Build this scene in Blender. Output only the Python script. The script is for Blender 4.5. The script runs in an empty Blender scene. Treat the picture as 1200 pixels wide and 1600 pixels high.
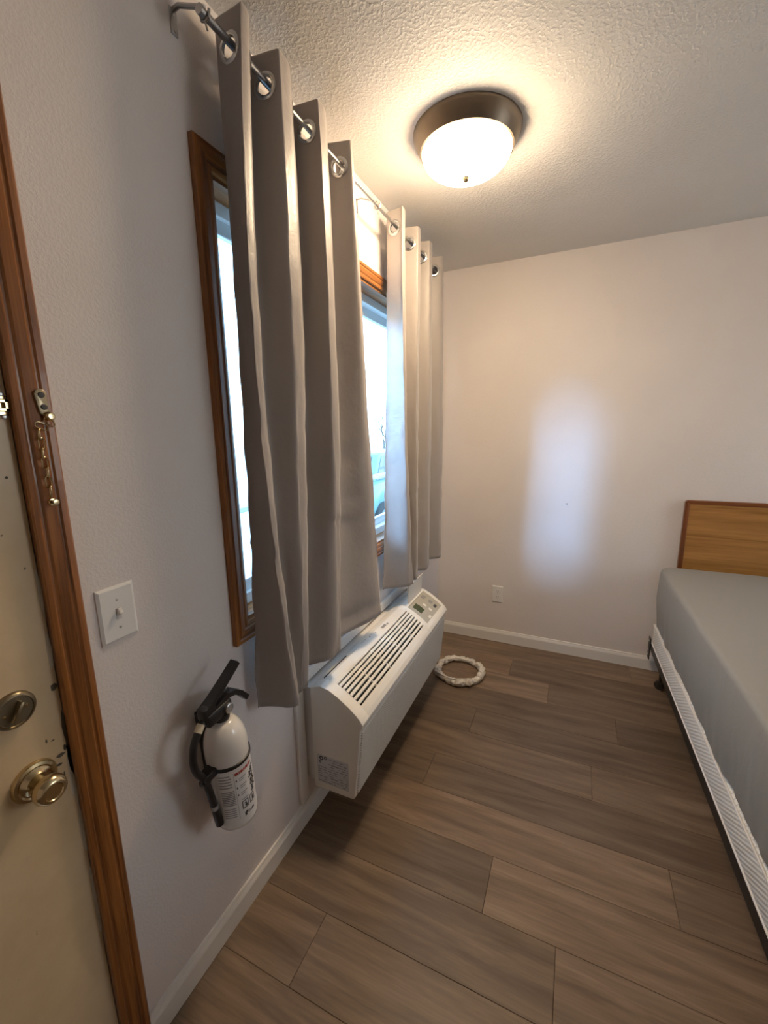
import bpy, bmesh, math, random
from mathutils import Vector, Matrix, noise
random.seed(7)
SC = bpy.context.scene
COL = SC.collection
PI = math.pi

# ------------------------------------------------------------------ camera
YAW, PITCH, ROLL, FPX = -0.4281, -0.1918, -0.0143, 655.09
fw = Vector((math.sin(YAW)*math.cos(PITCH), math.cos(YAW)*math.cos(PITCH), math.sin(PITCH)))
r0 = Vector((math.cos(YAW), -math.sin(YAW), 0)); u0 = r0.cross(fw)
rr = r0*math.cos(ROLL)+u0*math.sin(ROLL); uu = u0*math.cos(ROLL)-r0*math.sin(ROLL)
cd = bpy.data.cameras.new('camera'); cam = bpy.data.objects.new('camera', cd); COL.objects.link(cam)
m = Matrix((rr, uu, -fw)).transposed().to_4x4(); m.translation = Vector((0.8493, 0, 1.4597))
cam.matrix_world = m
cd.sensor_fit = 'HORIZONTAL'; cd.sensor_width = 36; cd.lens = FPX/1200*36; cd.clip_start = 0.02; cd.clip_end = 300
SC.camera = cam

# ------------------------------------------------------------------ sky, exposure
SKY_STRENGTH = 9.0
LAMP_STRENGTH = 80.0
W = bpy.data.worlds.new('sky'); SC.world = W; W.use_nodes = True
nt = W.node_tree; bg = nt.nodes['Background']
tc = nt.nodes.new('ShaderNodeTexCoord'); sx = nt.nodes.new('ShaderNodeSeparateXYZ')
cr = nt.nodes.new('ShaderNodeValToRGB')
nt.links.new(tc.outputs['Generated'], sx.inputs[0]); nt.links.new(sx.outputs['Z'], cr.inputs[0])
cr.color_ramp.elements[0].position = 0.0; cr.color_ramp.elements[0].color = (0.60, 0.77, 1.0, 1)
cr.color_ramp.elements[1].position = 0.6; cr.color_ramp.elements[1].color = (0.38, 0.60, 1.0, 1)
nt.links.new(cr.outputs[0], bg.inputs['Color']); bg.inputs['Strength'].default_value = SKY_STRENGTH
# low hazy sun, coming in between the curtains
sd_ = bpy.data.lights.new('sun', 'SUN'); sd_.energy = 8.0; sd_.angle = math.radians(15); sd_.color = (0.32, 0.53, 1.0)
so = bpy.data.objects.new('sun', sd_); COL.objects.link(so); so.location = (-6, -8, 6)
so.rotation_euler = Vector((0.70, 1.18, -0.34)).to_track_quat('-Z', 'Y').to_euler()
vs = SC.view_settings
vs.view_transform = 'Standard'; vs.look = 'None'; vs.gamma = 1; vs.use_curve_mapping = False; vs.exposure = 0.12

# ------------------------------------------------------------------ materials
def mat(name, col, rough=0.5, metal=0.0, spec=0.5, sheen=0.0, coat=0.0):
    mt = bpy.data.materials.new(name); mt.use_nodes = True
    b = mt.node_tree.nodes['Principled BSDF']
    b.inputs['Base Color'].default_value = (*col, 1); b.inputs['Roughness'].default_value = rough
    b.inputs['Metallic'].default_value = metal; b.inputs['Specular IOR Level'].default_value = spec
    b.inputs['Sheen Weight'].default_value = sheen; b.inputs['Coat Weight'].default_value = coat
    return mt
def N(mt, t, **kw):
    n = mt.node_tree.nodes.new(t)
    for k, v in kw.items():
        if k in n.inputs: n.inputs[k].default_value = v
        else: setattr(n, k, v)
    return n
def L(mt, a, b): mt.node_tree.links.new(a, b)
def B(mt): return mt.node_tree.nodes['Principled BSDF']
def coords(mt, scale=(1, 1, 1), out='Object'):
    c = N(mt, 'ShaderNodeTexCoord'); mp = N(mt, 'ShaderNodeMapping'); mp.inputs['Scale'].default_value = scale
    L(mt, c.outputs[out], mp.inputs['Vector']); return mp
def ramp(mt, stops):
    r = N(mt, 'ShaderNodeValToRGB'); e = r.color_ramp.elements
    while len(e) < len(stops): e.new(0.5)
    for i, (p, c) in enumerate(stops): e[i].position = p; e[i].color = (*c, 1)
    return r
def bump(mt, src, strength, dist):
    b = N(mt, 'ShaderNodeBump'); b.inputs['Strength'].default_value = strength; b.inputs['Distance'].default_value = dist
    L(mt, src, b.inputs['Height']); L(mt, b.outputs[0], B(mt).inputs['Normal']); return b
def speckle(name, col, rough, scale, strength, dist, lo=0.42, hi=0.62, spec=0.4, var=0.04):
    mt = mat(name, col, rough, spec=spec); mp = coords(mt)
    n = N(mt, 'ShaderNodeTexNoise', Scale=scale, Detail=2.5, Roughness=0.55); L(mt, mp.outputs[0], n.inputs['Vector'])
    r = ramp(mt, [(lo, (0, 0, 0)), (hi, (1, 1, 1))]); L(mt, n.outputs[0], r.inputs[0]); bump(mt, r.outputs[0], strength, dist)
    n2 = N(mt, 'ShaderNodeTexNoise', Scale=1.7, Detail=3); L(mt, mp.outputs[0], n2.inputs['Vector'])
    c2 = ramp(mt, [(0.3, tuple(v*(1-var) for v in col)), (0.7, tuple(min(1, v*(1+var)) for v in col))])
    L(mt, n2.outputs[0], c2.inputs[0]); L(mt, c2.outputs[0], B(mt).inputs['Base Color'])
    return mt
def wood(name, dark, light, axis, rough=0.32, freq=55, coat=0.2, bumpd=0.0006):
    mt = mat(name, light, rough, coat=coat)
    s = [freq, freq, freq]; s[axis] = freq*0.045
    mp = coords(mt, s); n = N(mt, 'ShaderNodeTexNoise', Scale=1.0, Detail=4, Roughness=0.6, Distortion=0.7); L(mt, mp.outputs[0], n.inputs['Vector'])
    s2 = [freq*5]*3; s2[axis] = freq*0.12
    mp2 = coords(mt, s2); n2 = N(mt, 'ShaderNodeTexNoise', Scale=1.0, Detail=2); L(mt, mp2.outputs[0], n2.inputs['Vector'])
    mx = N(mt, 'ShaderNodeMath', operation='MULTIPLY_ADD'); mx.inputs[1].default_value = 0.35; L(mt, n2.outputs[0], mx.inputs[0]); L(mt, n.outputs[0], mx.inputs[2])
    r = ramp(mt, [(0.45, dark), (0.62, tuple((a+b)/2 for a, b in zip(dark, light))), (0.82, light)]); L(mt, mx.outputs[0], r.inputs[0])
    L(mt, r.outputs[0], B(mt).inputs['Base Color']); bump(mt, n2.outputs[0], 0.25, bumpd)
    return mt
M = {}
M['wall'] = speckle('wall_paint', (0.77, 0.715, 0.69), 0.55, 165, 0.2, 0.0015)
M['ceil'] = speckle('ceiling_paint', (0.72, 0.695, 0.66), 0.6, 105, 0.32, 0.003, 0.45, 0.66)
M['white_trim'] = mat('white_trim_paint', (0.80, 0.78, 0.75), 0.3)
M['trim_y'] = wood('stained_trim_upright', (0.085, 0.024, 0.006), (0.36, 0.135, 0.032), 2)
M['trim_h'] = wood('stained_trim_level', (0.10, 0.030, 0.007), (0.42, 0.165, 0.038), 1)
M['oak_panel'] = wood('oak_veneer', (0.25, 0.105, 0.024), (0.46, 0.225, 0.062), 0, rough=0.35, freq=30)
M['cherry_edge_z'] = wood('headboard_edge_upright', (0.11, 0.03, 0.008), (0.22, 0.07, 0.02), 2, freq=40)
M['cherry_edge_x'] = wood('headboard_edge_level', (0.13, 0.038, 0.01), (0.25, 0.085, 0.024), 0, freq=40)
M['plastic'] = speckle('white_plastic', (0.84, 0.81, 0.75), 0.4, 500, 0.08, 0.0003, var=0.01)
M['plastic_front'] = mat('white_plastic_front', (0.77, 0.745, 0.70), 0.45)
M['plate'] = mat('switch_plate_plastic', (0.82, 0.81, 0.79), 0.25)
M['vinyl'] = mat('window_vinyl', (0.80, 0.83, 0.84), 0.35)
M['black'] = mat('black_plastic', (0.012, 0.012, 0.014), 0.38)
M['dark'] = mat('dark_cavity', (0.01, 0.01, 0.01), 0.8)
M['rod'] = mat('rod_steel', (0.42, 0.42, 0.43), 0.32, metal=1)
M['rod2'] = mat('rod_pale_steel', (0.62, 0.61, 0.58), 0.35, metal=1)
M['chrome'] = mat('grommet_chrome', (0.62, 0.62, 0.62), 0.18, metal=1)
M['brass'] = mat('aged_brass', (0.62, 0.50, 0.30), 0.2, metal=1)
M['tarnish'] = speckle('tarnished_brass', (0.36, 0.30, 0.20), 0.32, 160, 0.15, 0.0006, var=0.3); B(M['tarnish']).inputs['Metallic'].default_value = 0.9
M['bronze'] = mat('fixture_bronze', (0.19, 0.15, 0.11), 0.38, metal=0.75)
M['lcd'] = mat('lcd_green', (0.05, 0.07, 0.03), 0.15)
M['panel_grey'] = mat('control_panel_grey', (0.44, 0.42, 0.36), 0.4)
M['ink'] = mat('print_ink', (0.05, 0.05, 0.055), 0.6)
M['greyink'] = mat('print_grey_ink', (0.30, 0.29, 0.29), 0.6)
M['redink'] = mat('print_red_ink', (0.40, 0.05, 0.035), 0.6)
M['sticker'] = mat('sticker_paper', (0.60, 0.60, 0.63), 0.4)
M['ext_white'] = mat('extinguisher_enamel', (0.74, 0.71, 0.67), 0.16, coat=0.4)
M['label_white'] = mat('extinguisher_label', (0.76, 0.74, 0.72), 0.35)
M['ferrule'] = mat('hose_ferrule', (0.62, 0.54, 0.40), 0.35)
M['rail'] = speckle('bed_rail_paint', (0.018, 0.016, 0.015), 0.45, 90, 0.1, 0.0004, var=0.2)
M['rail_metal'] = mat('bracket_metal', (0.03, 0.027, 0.025), 0.4, metal=0.4)
M['caster'] = mat('caster_plastic', (0.03, 0.022, 0.018), 0.5)
M['steel'] = mat('steel_pin', (0.5, 0.5, 0.5), 0.3, metal=1)
# painted door with scuffs and chipped paint
d = mat('door_paint', (0.57, 0.455, 0.30), 0.38, coat=0.05); mp = coords(d, (1, 1, 1))
n = N(d, 'ShaderNodeTexNoise', Scale=3.0, Detail=6, Roughness=0.65); L(d, mp.outputs[0], n.inputs['Vector'])
r = ramp(d, [(0.32, (0.58, 0.43, 0.25)), (0.62, (0.71, 0.55, 0.345))]); L(d, n.outputs[0], r.inputs[0])
n2 = N(d, 'ShaderNodeTexNoise', Scale=38, Detail=3); L(d, mp.outputs[0], n2.inputs['Vector'])
r2 = ramp(d, [(0.735, (0, 0, 0)), (0.76, (1, 1, 1))]); L(d, n2.outputs[0], r2.inputs[0])
mx = N(d, 'ShaderNodeMix', data_type='RGBA'); L(d, r2.outputs[0], mx.inputs['Factor']); L(d, r.outputs[0], mx.inputs['A']); mx.inputs['B'].default_value = (0.16, 0.12, 0.08, 1)
L(d, mx.outputs['Result'], B(d).inputs['Base Color']); bump(d, n.outputs[0], 0.15, 0.002); M['door'] = d
M['chip'] = mat('bare_filler_chip', (0.70, 0.64, 0.52), 0.7)
M['grime'] = mat('bare_dark_chip', (0.10, 0.085, 0.06), 0.7)
# vinyl plank
f = mat('plank_vinyl', (0.2, 0.14, 0.1), 0.42, spec=0.35)
oi = N(f, 'ShaderNodeObjectInfo'); c = N(f, 'ShaderNodeTexCoord')
add = N(f, 'ShaderNodeVectorMath', operation='ADD'); cx = N(f, 'ShaderNodeCombineXYZ')
ml = N(f, 'ShaderNodeMath', operation='MULTIPLY'); ml.inputs[1].default_value = 37.0
L(f, oi.outputs['Random'], ml.inputs[0]); L(f, ml.outputs[0], cx.inputs['X']); L(f, ml.outputs[0], cx.inputs['Y'])
L(f, c.outputs['Object'], add.inputs[0]); L(f, cx.outputs[0], add.inputs[1])
mp = N(f, 'ShaderNodeMapping'); mp.inputs['Scale'].default_value = (1.6, 16, 1); L(f, add.outputs[0], mp.inputs['Vector'])
n = N(f, 'ShaderNodeTexNoise', Scale=1.3, Detail=7, Roughness=0.62, Distortion=0.5); L(f, mp.outputs[0], n.inputs['Vector'])
mp2 = N(f, 'ShaderNodeMapping'); mp2.inputs['Scale'].default_value = (6, 150, 1); L(f, add.outputs[0], mp2.inputs['Vector'])
n2 = N(f, 'ShaderNodeTexNoise', Scale=1.0, Detail=3); L(f, mp2.outputs[0], n2.inputs['Vector'])
r = ramp(f, [(0.25, (0.112, 0.075, 0.050)), (0.5, (0.19, 0.134, 0.092)), (0.75, (0.275, 0.203, 0.145))]); L(f, n.outputs[0], r.inputs[0])
hv = N(f, 'ShaderNodeHueSaturation'); mr = N(f, 'ShaderNodeMapRange'); mr.inputs['To Min'].default_value = 0.66; mr.inputs['To Max'].default_value = 1.34
L(f, oi.outputs['Random'], mr.inputs['Value']); L(f, mr.outputs[0], hv.inputs['Value']); L(f, r.outputs[0], hv.inputs['Color'])
ov = N(f, 'ShaderNodeMix', data_type='RGBA', blend_type='MULTIPLY'); ov.inputs['Factor'].default_value = 0.45
r3 = ramp(f, [(0.3, (0.62, 0.60, 0.58)), (0.7, (1, 1, 1))]); L(f, n2.outputs[0], r3.inputs[0])
L(f, hv.outputs[0], ov.inputs['A']); L(f, r3.outputs[0], ov.inputs['B']); L(f, ov.outputs['Result'], B(f).inputs['Base Color'])
bump(f, n2.outputs[0], 0.12, 0.0006); M['plank'] = f
M['subfloor'] = mat('floor_underlay', (0.13, 0.095, 0.07), 0.9)
# curtain cloth: fine weave, satin
cu = mat('blackout_satin', (0.325, 0.292, 0.275), 0.40, spec=0.35, sheen=0.25); mp = coords(cu, (1, 1, 1))
n = N(cu, 'ShaderNodeTexNoise', Scale=9, Detail=5, Roughness=0.6); L(cu, mp.outputs[0], n.inputs['Vector'])
wv = N(cu, 'ShaderNodeTexNoise', Scale=700, Detail=1); L(cu, mp.outputs[0], wv.inputs['Vector'])
am = N(cu, 'ShaderNodeMath', operation='MULTIPLY_ADD'); am.inputs[1].default_value = 0.06; L(cu, wv.outputs[0], am.inputs[0]); L(cu, n.outputs[0], am.inputs[2])
bump(cu, am.outputs[0], 0.5, 0.009); M['curtain'] = cu
# sheet
s = mat('grey_sheet_cloth', (0.30, 0.293, 0.275), 0.7, spec=0.25); mp = coords(s, (1, 1, 1))
n = N(s, 'ShaderNodeTexNoise', Scale=5, Detail=5, Roughness=0.55, Distortion=0.8); L(s, mp.outputs[0], n.inputs['Vector']); bump(s, n.outputs[0], 0.35, 0.012); M['sheet'] = s
# box spring ticking: pale dashes woven in slanting rows
t = mat('box_spring_ticking', (0.72, 0.72, 0.69), 0.75); mp = coords(t, (1, 1, 1))
mp.inputs['Rotation'].default_value = (0.55, 0, 0)
w1 = N(t, 'ShaderNodeTexWave', Scale=26, Distortion=0.6, Detail=1); w1.bands_direction = 'Z'; L(t, mp.outputs[0], w1.inputs['Vector'])
w2 = N(t, 'ShaderNodeTexWave', Scale=34, Distortion=0.8, Detail=1); w2.bands_direction = 'Y'; L(t, mp.outputs[0], w2.inputs['Vector'])
mm = N(t, 'ShaderNodeMath', operation='MULTIPLY'); L(t, w1.outputs['Fac'], mm.inputs[0]); L(t, w2.outputs['Fac'], mm.inputs[1])
r = ramp(t, [(0.15, (0.82, 0.82, 0.79)), (0.6, (0.62, 0.63, 0.63))]); L(t, mm.outputs[0], r.inputs[0]); L(t, r.outputs[0], B(t).inputs['Base Color'])
bump(t, w1.outputs['Fac'], 0.5, 0.002); M['ticking'] = t
# crumpled clear wrap
w = mat('milky_plastic_wrap', (0.72, 0.68, 0.62), 0.3, spec=0.6); mp = coords(w)
n = N(w, 'ShaderNodeTexVoronoi', Scale=55); L(w, mp.outputs[0], n.inputs['Vector']); bump(w, n.outputs[0], 0.7, 0.006); M['wrap'] = w
M['cord'] = mat('white_cord', (0.74, 0.71, 0.66), 0.4)
# lamp glass gives off light
g = bpy.data.materials.new('lit_glass'); g.use_nodes = True; gn = g.node_tree; gn.nodes.remove(gn.nodes['Principled BSDF'])
em = gn.nodes.new('ShaderNodeEmission'); em.inputs['Color'].default_value = (1.0, 0.75, 0.48, 1); em.inputs['Strength'].default_value = LAMP_STRENGTH
gn.links.new(em.outputs[0], gn.nodes['Material Output'].inputs['Surface']); M['lit'] = g
# window pane
g = bpy.data.materials.new('pane_glass'); g.use_nodes = True; gn = g.node_tree; gn.nodes.remove(gn.nodes['Principled BSDF'])
tr = gn.nodes.new('ShaderNodeBsdfTransparent'); tr.inputs[0].default_value = (0.88, 0.96, 0.94, 1); gl = gn.nodes.new('ShaderNodeBsdfGlossy'); gl.inputs['Roughness'].default_value = 0.02
mxs = gn.nodes.new('ShaderNodeMixShader')
mxs.inputs[0].default_value = 0.05; gn.links.new(tr.outputs[0], mxs.inputs[1]); gn.links.new(gl.outputs[0], mxs.inputs[2])
gn.links.new(mxs.outputs[0], gn.nodes['Material Output'].inputs['Surface']); M['glass'] = g
g = g.copy(); g.name = 'warm_fill_glass'; M['tinted'] = g  # tint added to warm the fill light from the unseen second window
for nd in g.node_tree.nodes:
    if nd.type == 'BSDF_TRANSPARENT': nd.inputs[0].default_value = (0.95, 0.85, 0.74, 1)
M['ground'] = speckle('gravel', (0.42, 0.44, 0.40), 0.9, 30, 0.4, 0.01, var=0.15)
M['deck'] = wood('weathered_deck', (0.16, 0.20, 0.21), (0.30, 0.35, 0.36), 1, rough=0.7, freq=30, coat=0)
M['rail_white'] = mat('porch_rail_white', (0.75, 0.78, 0.78), 0.5)
M['car_paint'] = mat('car_paint_teal', (0.10, 0.21, 0.235), 0.35, coat=0.3)
M['car_glass'] = mat('car_window_glass', (0.04, 0.06, 0.07), 0.08)
M['tyre'] = mat('tyre_rubber', (0.02, 0.02, 0.02), 0.8)
M['bark'] = speckle('bark', (0.16, 0.14, 0.12), 0.9, 40, 0.6, 0.02, var=0.2)

# ------------------------------------------------------------------ mesh helpers
class MB:
    def __init__(s): s.bm = bmesh.new()
    def box(s, x0, x1, y0, y1, z0, z1, bev=0, seg=2):
        b = bmesh.new(); bmesh.ops.create_cube(b, size=1)
        for v in b.verts: v.co = Vector(((x0+x1)/2+v.co.x*(x1-x0), (y0+y1)/2+v.co.y*(y1-y0), (z0+z1)/2+v.co.z*(z1-z0)))
        if bev: bmesh.ops.bevel(b, geom=b.edges[:], offset=bev, segments=seg, affect='EDGES', profile=0.5)
        s.merge(b); return s
    def merge(s, b):
        me = bpy.data.meshes.new('tmp'); b.to_mesh(me); b.free(); s.bm.from_mesh(me); bpy.data.meshes.remove(me)
    def faces(s, vs_, fs):
        v = [s.bm.verts.new(Vector(p)) for p in vs_]
        for f_ in fs:
            try: s.bm.faces.new([v[i] for i in f_])
            except ValueError: pass
        return s
    def prism(s, poly, fn, a, b, bev=0):
        """poly: 2-D points; fn(p, t) -> 3-D; extruded from a to b"""
        n_ = len(poly); bb = bmesh.new()
        A = [bb.verts.new(Vector(fn(p, a))) for p in poly]; Bv = [bb.verts.new(Vector(fn(p, b))) for p in poly]
        bb.faces.new(A[::-1]); bb.faces.new(Bv)
        for i in range(n_): bb.faces.new((A[i], A[(i+1) % n_], Bv[(i+1) % n_], Bv[i]))
        bmesh.ops.recalc_face_normals(bb, faces=bb.faces[:])
        if bev: bmesh.ops.bevel(bb, geom=bb.edges[:], offset=bev, segments=2, affect='EDGES', profile=0.5)
        s.merge(bb); return s
    def tube(s, pts, rad, n_=10, closed=False):
        pts = [Vector(p) for p in pts]; k = len(pts); R = rad if isinstance(rad, (list, tuple)) else [rad]*k
        rings = []; up = None
        for i, p in enumerate(pts):
            if closed: t_ = pts[(i+1) % k]-pts[i-1]
            else: t_ = pts[min(i+1, k-1)]-pts[max(i-1, 0)]
            t_.normalize()
            if up is None:
                up = Vector((0, 0, 1)) if abs(t_.z) < 0.9 else Vector((1, 0, 0))
            a_ = (up-t_*up.dot(t_)).normalized(); b_ = t_.cross(a_); up = a_
            rings.append([s.bm.verts.new(p+(a_*math.cos(2*PI*j/n_)+b_*math.sin(2*PI*j/n_))*R[i]) for j in range(n_)])
        for i in range(k if closed else k-1):
            A, C = rings[i], rings[(i+1) % k]
            for j in range(n_): s.bm.faces.new((A[j], A[(j+1) % n_], C[(j+1) % n_], C[j]))
        if not closed: s.bm.faces.new(rings[0][::-1]); s.bm.faces.new(rings[-1])
        return s
    def lathe(s, prof, center=(0, 0, 0), axis=(0, 0, 1), n_=40, cap=True):
        ax = Vector(axis).normalized(); q = Vector((0, 0, 1)).rotation_difference(ax); c_ = Vector(center); rings = []
        for r_, z_ in prof:
            if r_ < 1e-6: rings.append([s.bm.verts.new(c_+q @ Vector((0, 0, z_)))])
            else: rings.append([s.bm.verts.new(c_+q @ Vector((r_*math.cos(2*PI*j/n_), r_*math.sin(2*PI*j/n_), z_))) for j in range(n_)])
        for A, C in zip(rings, rings[1:]):
            for j in range(n_):
                k = (j+1) % n_
                if len(A) == 1 and len(C) == 1: continue
                if len(A) == 1: s.bm.faces.new((A[0], C[k], C[j]))
                elif len(C) == 1: s.bm.faces.new((A[j], A[k], C[0]))
                else: s.bm.faces.new((A[j], A[k], C[k], C[j]))
        if cap:
            if len(rings[0]) > 1: s.bm.faces.new(rings[0][::-1])
            if len(rings[-1]) > 1: s.bm.faces.new(rings[-1])
        return s
    def grid(s, fn, nu, nv, skip=None):
        V = [[s.bm.verts.new(Vector(fn(i/nu, j/nv))) for j in range(nv+1)] for i in range(nu+1)]
        for i in range(nu):
            for j in range(nv):
                if skip and skip((i+.5)/nu, (j+.5)/nv): continue
                s.bm.faces.new((V[i][j], V[i+1][j], V[i+1][j+1], V[i][j+1]))
        return s
    def xf(s, mtx):
        bmesh.ops.transform(s.bm, matrix=mtx, verts=s.bm.verts[:]); return s
    def build(s, name, material, parent=None, smooth=None, origin=None, fixn=True):
        loose = [v for v in s.bm.verts if not v.link_faces]
        if loose: bmesh.ops.delete(s.bm, geom=loose, context='VERTS')
        if fixn: bmesh.ops.recalc_face_normals(s.bm, faces=s.bm.faces[:])
        off = Vector(origin) if origin is not None else Vector((0, 0, 0))
        if parent is not None: base = wloc(parent); off = base
        bmesh.ops.translate(s.bm, verts=s.bm.verts[:], vec=-off)
        me = bpy.data.meshes.new(name); s.bm.to_mesh(me); s.bm.free()
        me.materials.append(material)
        if smooth is not None:
            me.polygons.foreach_set('use_smooth', [True]*len(me.polygons)); me.set_sharp_from_angle(angle=math.radians(smooth))
        o = bpy.data.objects.new(name, me); COL.objects.link(o)
        if parent is not None: o.parent = parent
        else: o.location = off
        return o
def wloc(o):
    v = Vector((0, 0, 0))
    while o is not None: v += o.location; o = o.parent
    return v
def tag(o, label, cat, group=None, kind=None):
    o['label'] = label; o['category'] = cat
    if group: o['group'] = group
    if kind: o['kind'] = kind
    return o
def thing(name, label, cat, loc, group=None, kind=None):
    o = bpy.data.objects.new(name, None); COL.objects.link(o); o.location = loc; o.empty_display_size = 0.05
    return tag(o, label, cat, group, kind)
def S(o, label, cat): return tag(o, label, cat, kind='structure')

# ------------------------------------------------------------------ room shell
H, YB, YF, XR, T = 2.44, 2.7974, -1.6, 3.5, 0.13
WY0, WY1, WZ0, WZ1 = 0.872, 2.405, 0.918, 2.076      # window opening
DY0, DY1, DZ = -0.525, 0.397, 2.05                   # door opening
b = MB()
for (y0, y1, z0, z1) in ((YF, DY0, 0, H), (DY0, DY1, DZ, H), (DY1, WY0, 0, H), (WY0, WY1, 0, WZ0), (WY0, WY1, WZ1, H), (WY1, YB+T, 0, H)):
    b.box(-T, 0, y0, y1, z0-(0.05 if z0 == 0 else 0), z1+(0.05 if z1 == H else 0))
bmesh.ops.remove_doubles(b.bm, verts=b.bm.verts[:], dist=1e-5)
S(b.build('wall_left', M['wall']), 'pale textured wall with the window, door and extinguisher', 'wall')
S(MB().box(0, XR, YB, YB+T, -0.05, H+0.05).build('wall_back', M['wall']), 'pale far wall behind the headboard', 'wall')
V0, V1, U0, U1 = 1.20, 2.40, 1.00, 2.06      # second window, in the wall beyond the bed
b = MB()
for (y0, y1, z0, z1) in ((YF-T, V0, -0.05, H+0.05), (V1, YB+T, -0.05, H+0.05), (V0, V1, -0.05, U0), (V0, V1, U1, H+0.05)): b.box(XR, XR+T, y0, y1, z0, z1)
S(b.build('wall_right', M['wall']), 'pale wall beyond the bed, out of view', 'wall')
S(MB().box(-T, XR, YF-T, YF, -0.05, H+0.05).build('wall_front', M['wall']), 'pale wall behind the viewer, out of view', 'wall')
S(MB().box(0, XR, YF, YB, H, H+0.1).build('ceiling', M['ceil']), 'knockdown textured ceiling above the room', 'ceiling')
# floor: underlay slab plus every plank
fl = S(MB().box(0, XR, YF, YB, -0.1, -0.006).build('floor', M['subfloor']), 'brown grey wood look plank floor', 'floor')
PW, PL = 0.1916, 1.22
joints = {-1: 0.243, 0: 0.89, 1: 0.68, 2: 1.225, 3: 0.352, 4: 1.0, 5: 0.46, 6: 1.12, 7: 0.796, 8: 0.568, 9: 1.236}
cache = {}
def plank_mesh(lx, ly):
    k = (round(lx, 3), round(ly, 3))
    if k not in cache:
        q = MB().box(0, lx, 0, ly, -0.006, 0)
        bb = q.bm; top = [e for e in bb.edges if all(v.co.z > -0.001 for v in e.verts)]
        bmesh.ops.bevel(bb, geom=top, offset=0.0009, segments=1, affect='EDGES')
        me = bpy.data.meshes.new('floor_plank'); bb.to_mesh(me); bb.free(); me.materials.append(M['plank']); cache[k] = me
    return cache[k]
for k in range(-13, 11):
    ya, yb = 0.861+PW*k, 0.861+PW*(k+1)
    ya = max(ya, YF); yb = min(yb, YB)
    if yb-ya < 0.005: continue
    j0 = joints.get(k, random.Random(k*17+3).random()*PL)
    x = j0-math.ceil(j0/PL)*PL
    while x < XR:
        xa, xb = max(x, 0), min(x+PL, XR); x += PL
        if xb-xa < 0.01: continue
        o = bpy.data.objects.new('floor_plank', plank_mesh(xb-xa-0.0008, yb-ya-0.0008)); COL.objects.link(o)
        o.parent = fl; o.location = (xa+0.0004, ya+0.0004, 0)
# baseboards
bp = [(0, 0), (0.013, 0), (0.013, 0.062), (0.0105, 0.070), (0.0085, 0.074), (0.006, 0.0834), (0, 0.0834)]
q = MB().prism(bp, lambda p, t: (p[0], t, p[1]), 0.446, YB)
S(q.build('baseboard_left', M['white_trim']), 'white baseboard along the wall under the window', 'baseboard')
q = MB().prism(bp, lambda p, t: (t, YB-p[0], p[1]), 0.013, XR)
S(q.build('baseboard_back', M['white_trim']), 'white baseboard along the far wall', 'baseboard')

# casing profile: w from the outer edge inwards, t off the wall
CW = 0.056
CP = [(0, 0), (0, 0.014), (0.003, 0.0165), (0.012, 0.0165), (0.015, 0.0135), (0.0175, 0.0135), (0.021, 0.0165), (0.036, 0.0135), (0.040, 0.0105), (0.043, 0.0105), (0.046, 0.0125), (0.053, 0.011), (CW, 0.009), (CW, 0)]
def casing_piece(side, y0, y1, z0, z1, floor=False):
    q = MB(); A = []; Bv = []
    for w_, t_ in CP:
        if side == 'l': A.append((t_, y0+w_, z0 if floor else z0+w_)); Bv.append((t_, y0+w_, z1-w_))
        if side == 'r': A.append((t_, y1-w_, z0 if floor else z0+w_)); Bv.append((t_, y1-w_, z1-w_))
        if side == 'b': A.append((t_, y0+w_, z0+w_)); Bv.append((t_, y1-w_, z0+w_))
        if side == 't': A.append((t_, y0+w_, z1-w_)); Bv.append((t_, y1-w_, z1-w_))
    n_ = len(CP); q.faces(A+Bv, [tuple(range(n_-1, -1, -1)), tuple(range(n_, 2*n_))]+[(i, (i+1) % n_, n_+(i+1) % n_, n_+i) for i in range(n_)])
    return q
# door casing
tr1 = S(thing('trim_1', '', '', (0, 0.4, 0)), 'stained wood casing around the tan entry door', 'door casing')
casing_piece('r', DY0-0.05, 0.446, 0, DZ+0.05, True).build('casing_board', M['trim_y'], tr1)
casing_piece('l', DY0-0.05, 0.446, 0, DZ+0.05, True).build('casing_board', M['trim_y'], tr1)
casing_piece('t', DY0-0.05, 0.446, 0, DZ+0.05).build('casing_board', M['trim_h'], tr1)
# window casing and jamb liner
wy0, wy1, wz0, wz1 = 0.818, 2.459, 0.864, 2.130
tr2 = S(thing('trim_2', '', '', (0, 1.64, 0.86)), 'stained wood casing framing the window', 'window casing')
for sd in 'lrtb': casing_piece(sd, wy0, wy1, wz0, wz1).build('casing_board', M['trim_y'] if sd in 'lr' else M['trim_h'], tr2)
JX = -0.085
MB().box(JX, 0.002, WY0, WY0+0.012, WZ0, WZ1, 0.001).build('jamb_board', M['trim_y'], tr2)
MB().box(JX, 0.002, WY1-0.012, WY1, WZ0, WZ1, 0.001).build('jamb_board', M['trim_y'], tr2)
MB().box(JX, 0.002, WY0+0.012, WY1-0.012, WZ1-0.012, WZ1, 0.001).build('jamb_board', M['trim_h'], tr2)
MB().box(JX, 0.002, WY0+0.012, WY1-0.012, WZ0, WZ0+0.012, 0.001).build('jamb_board', M['trim_h'], tr2)

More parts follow.
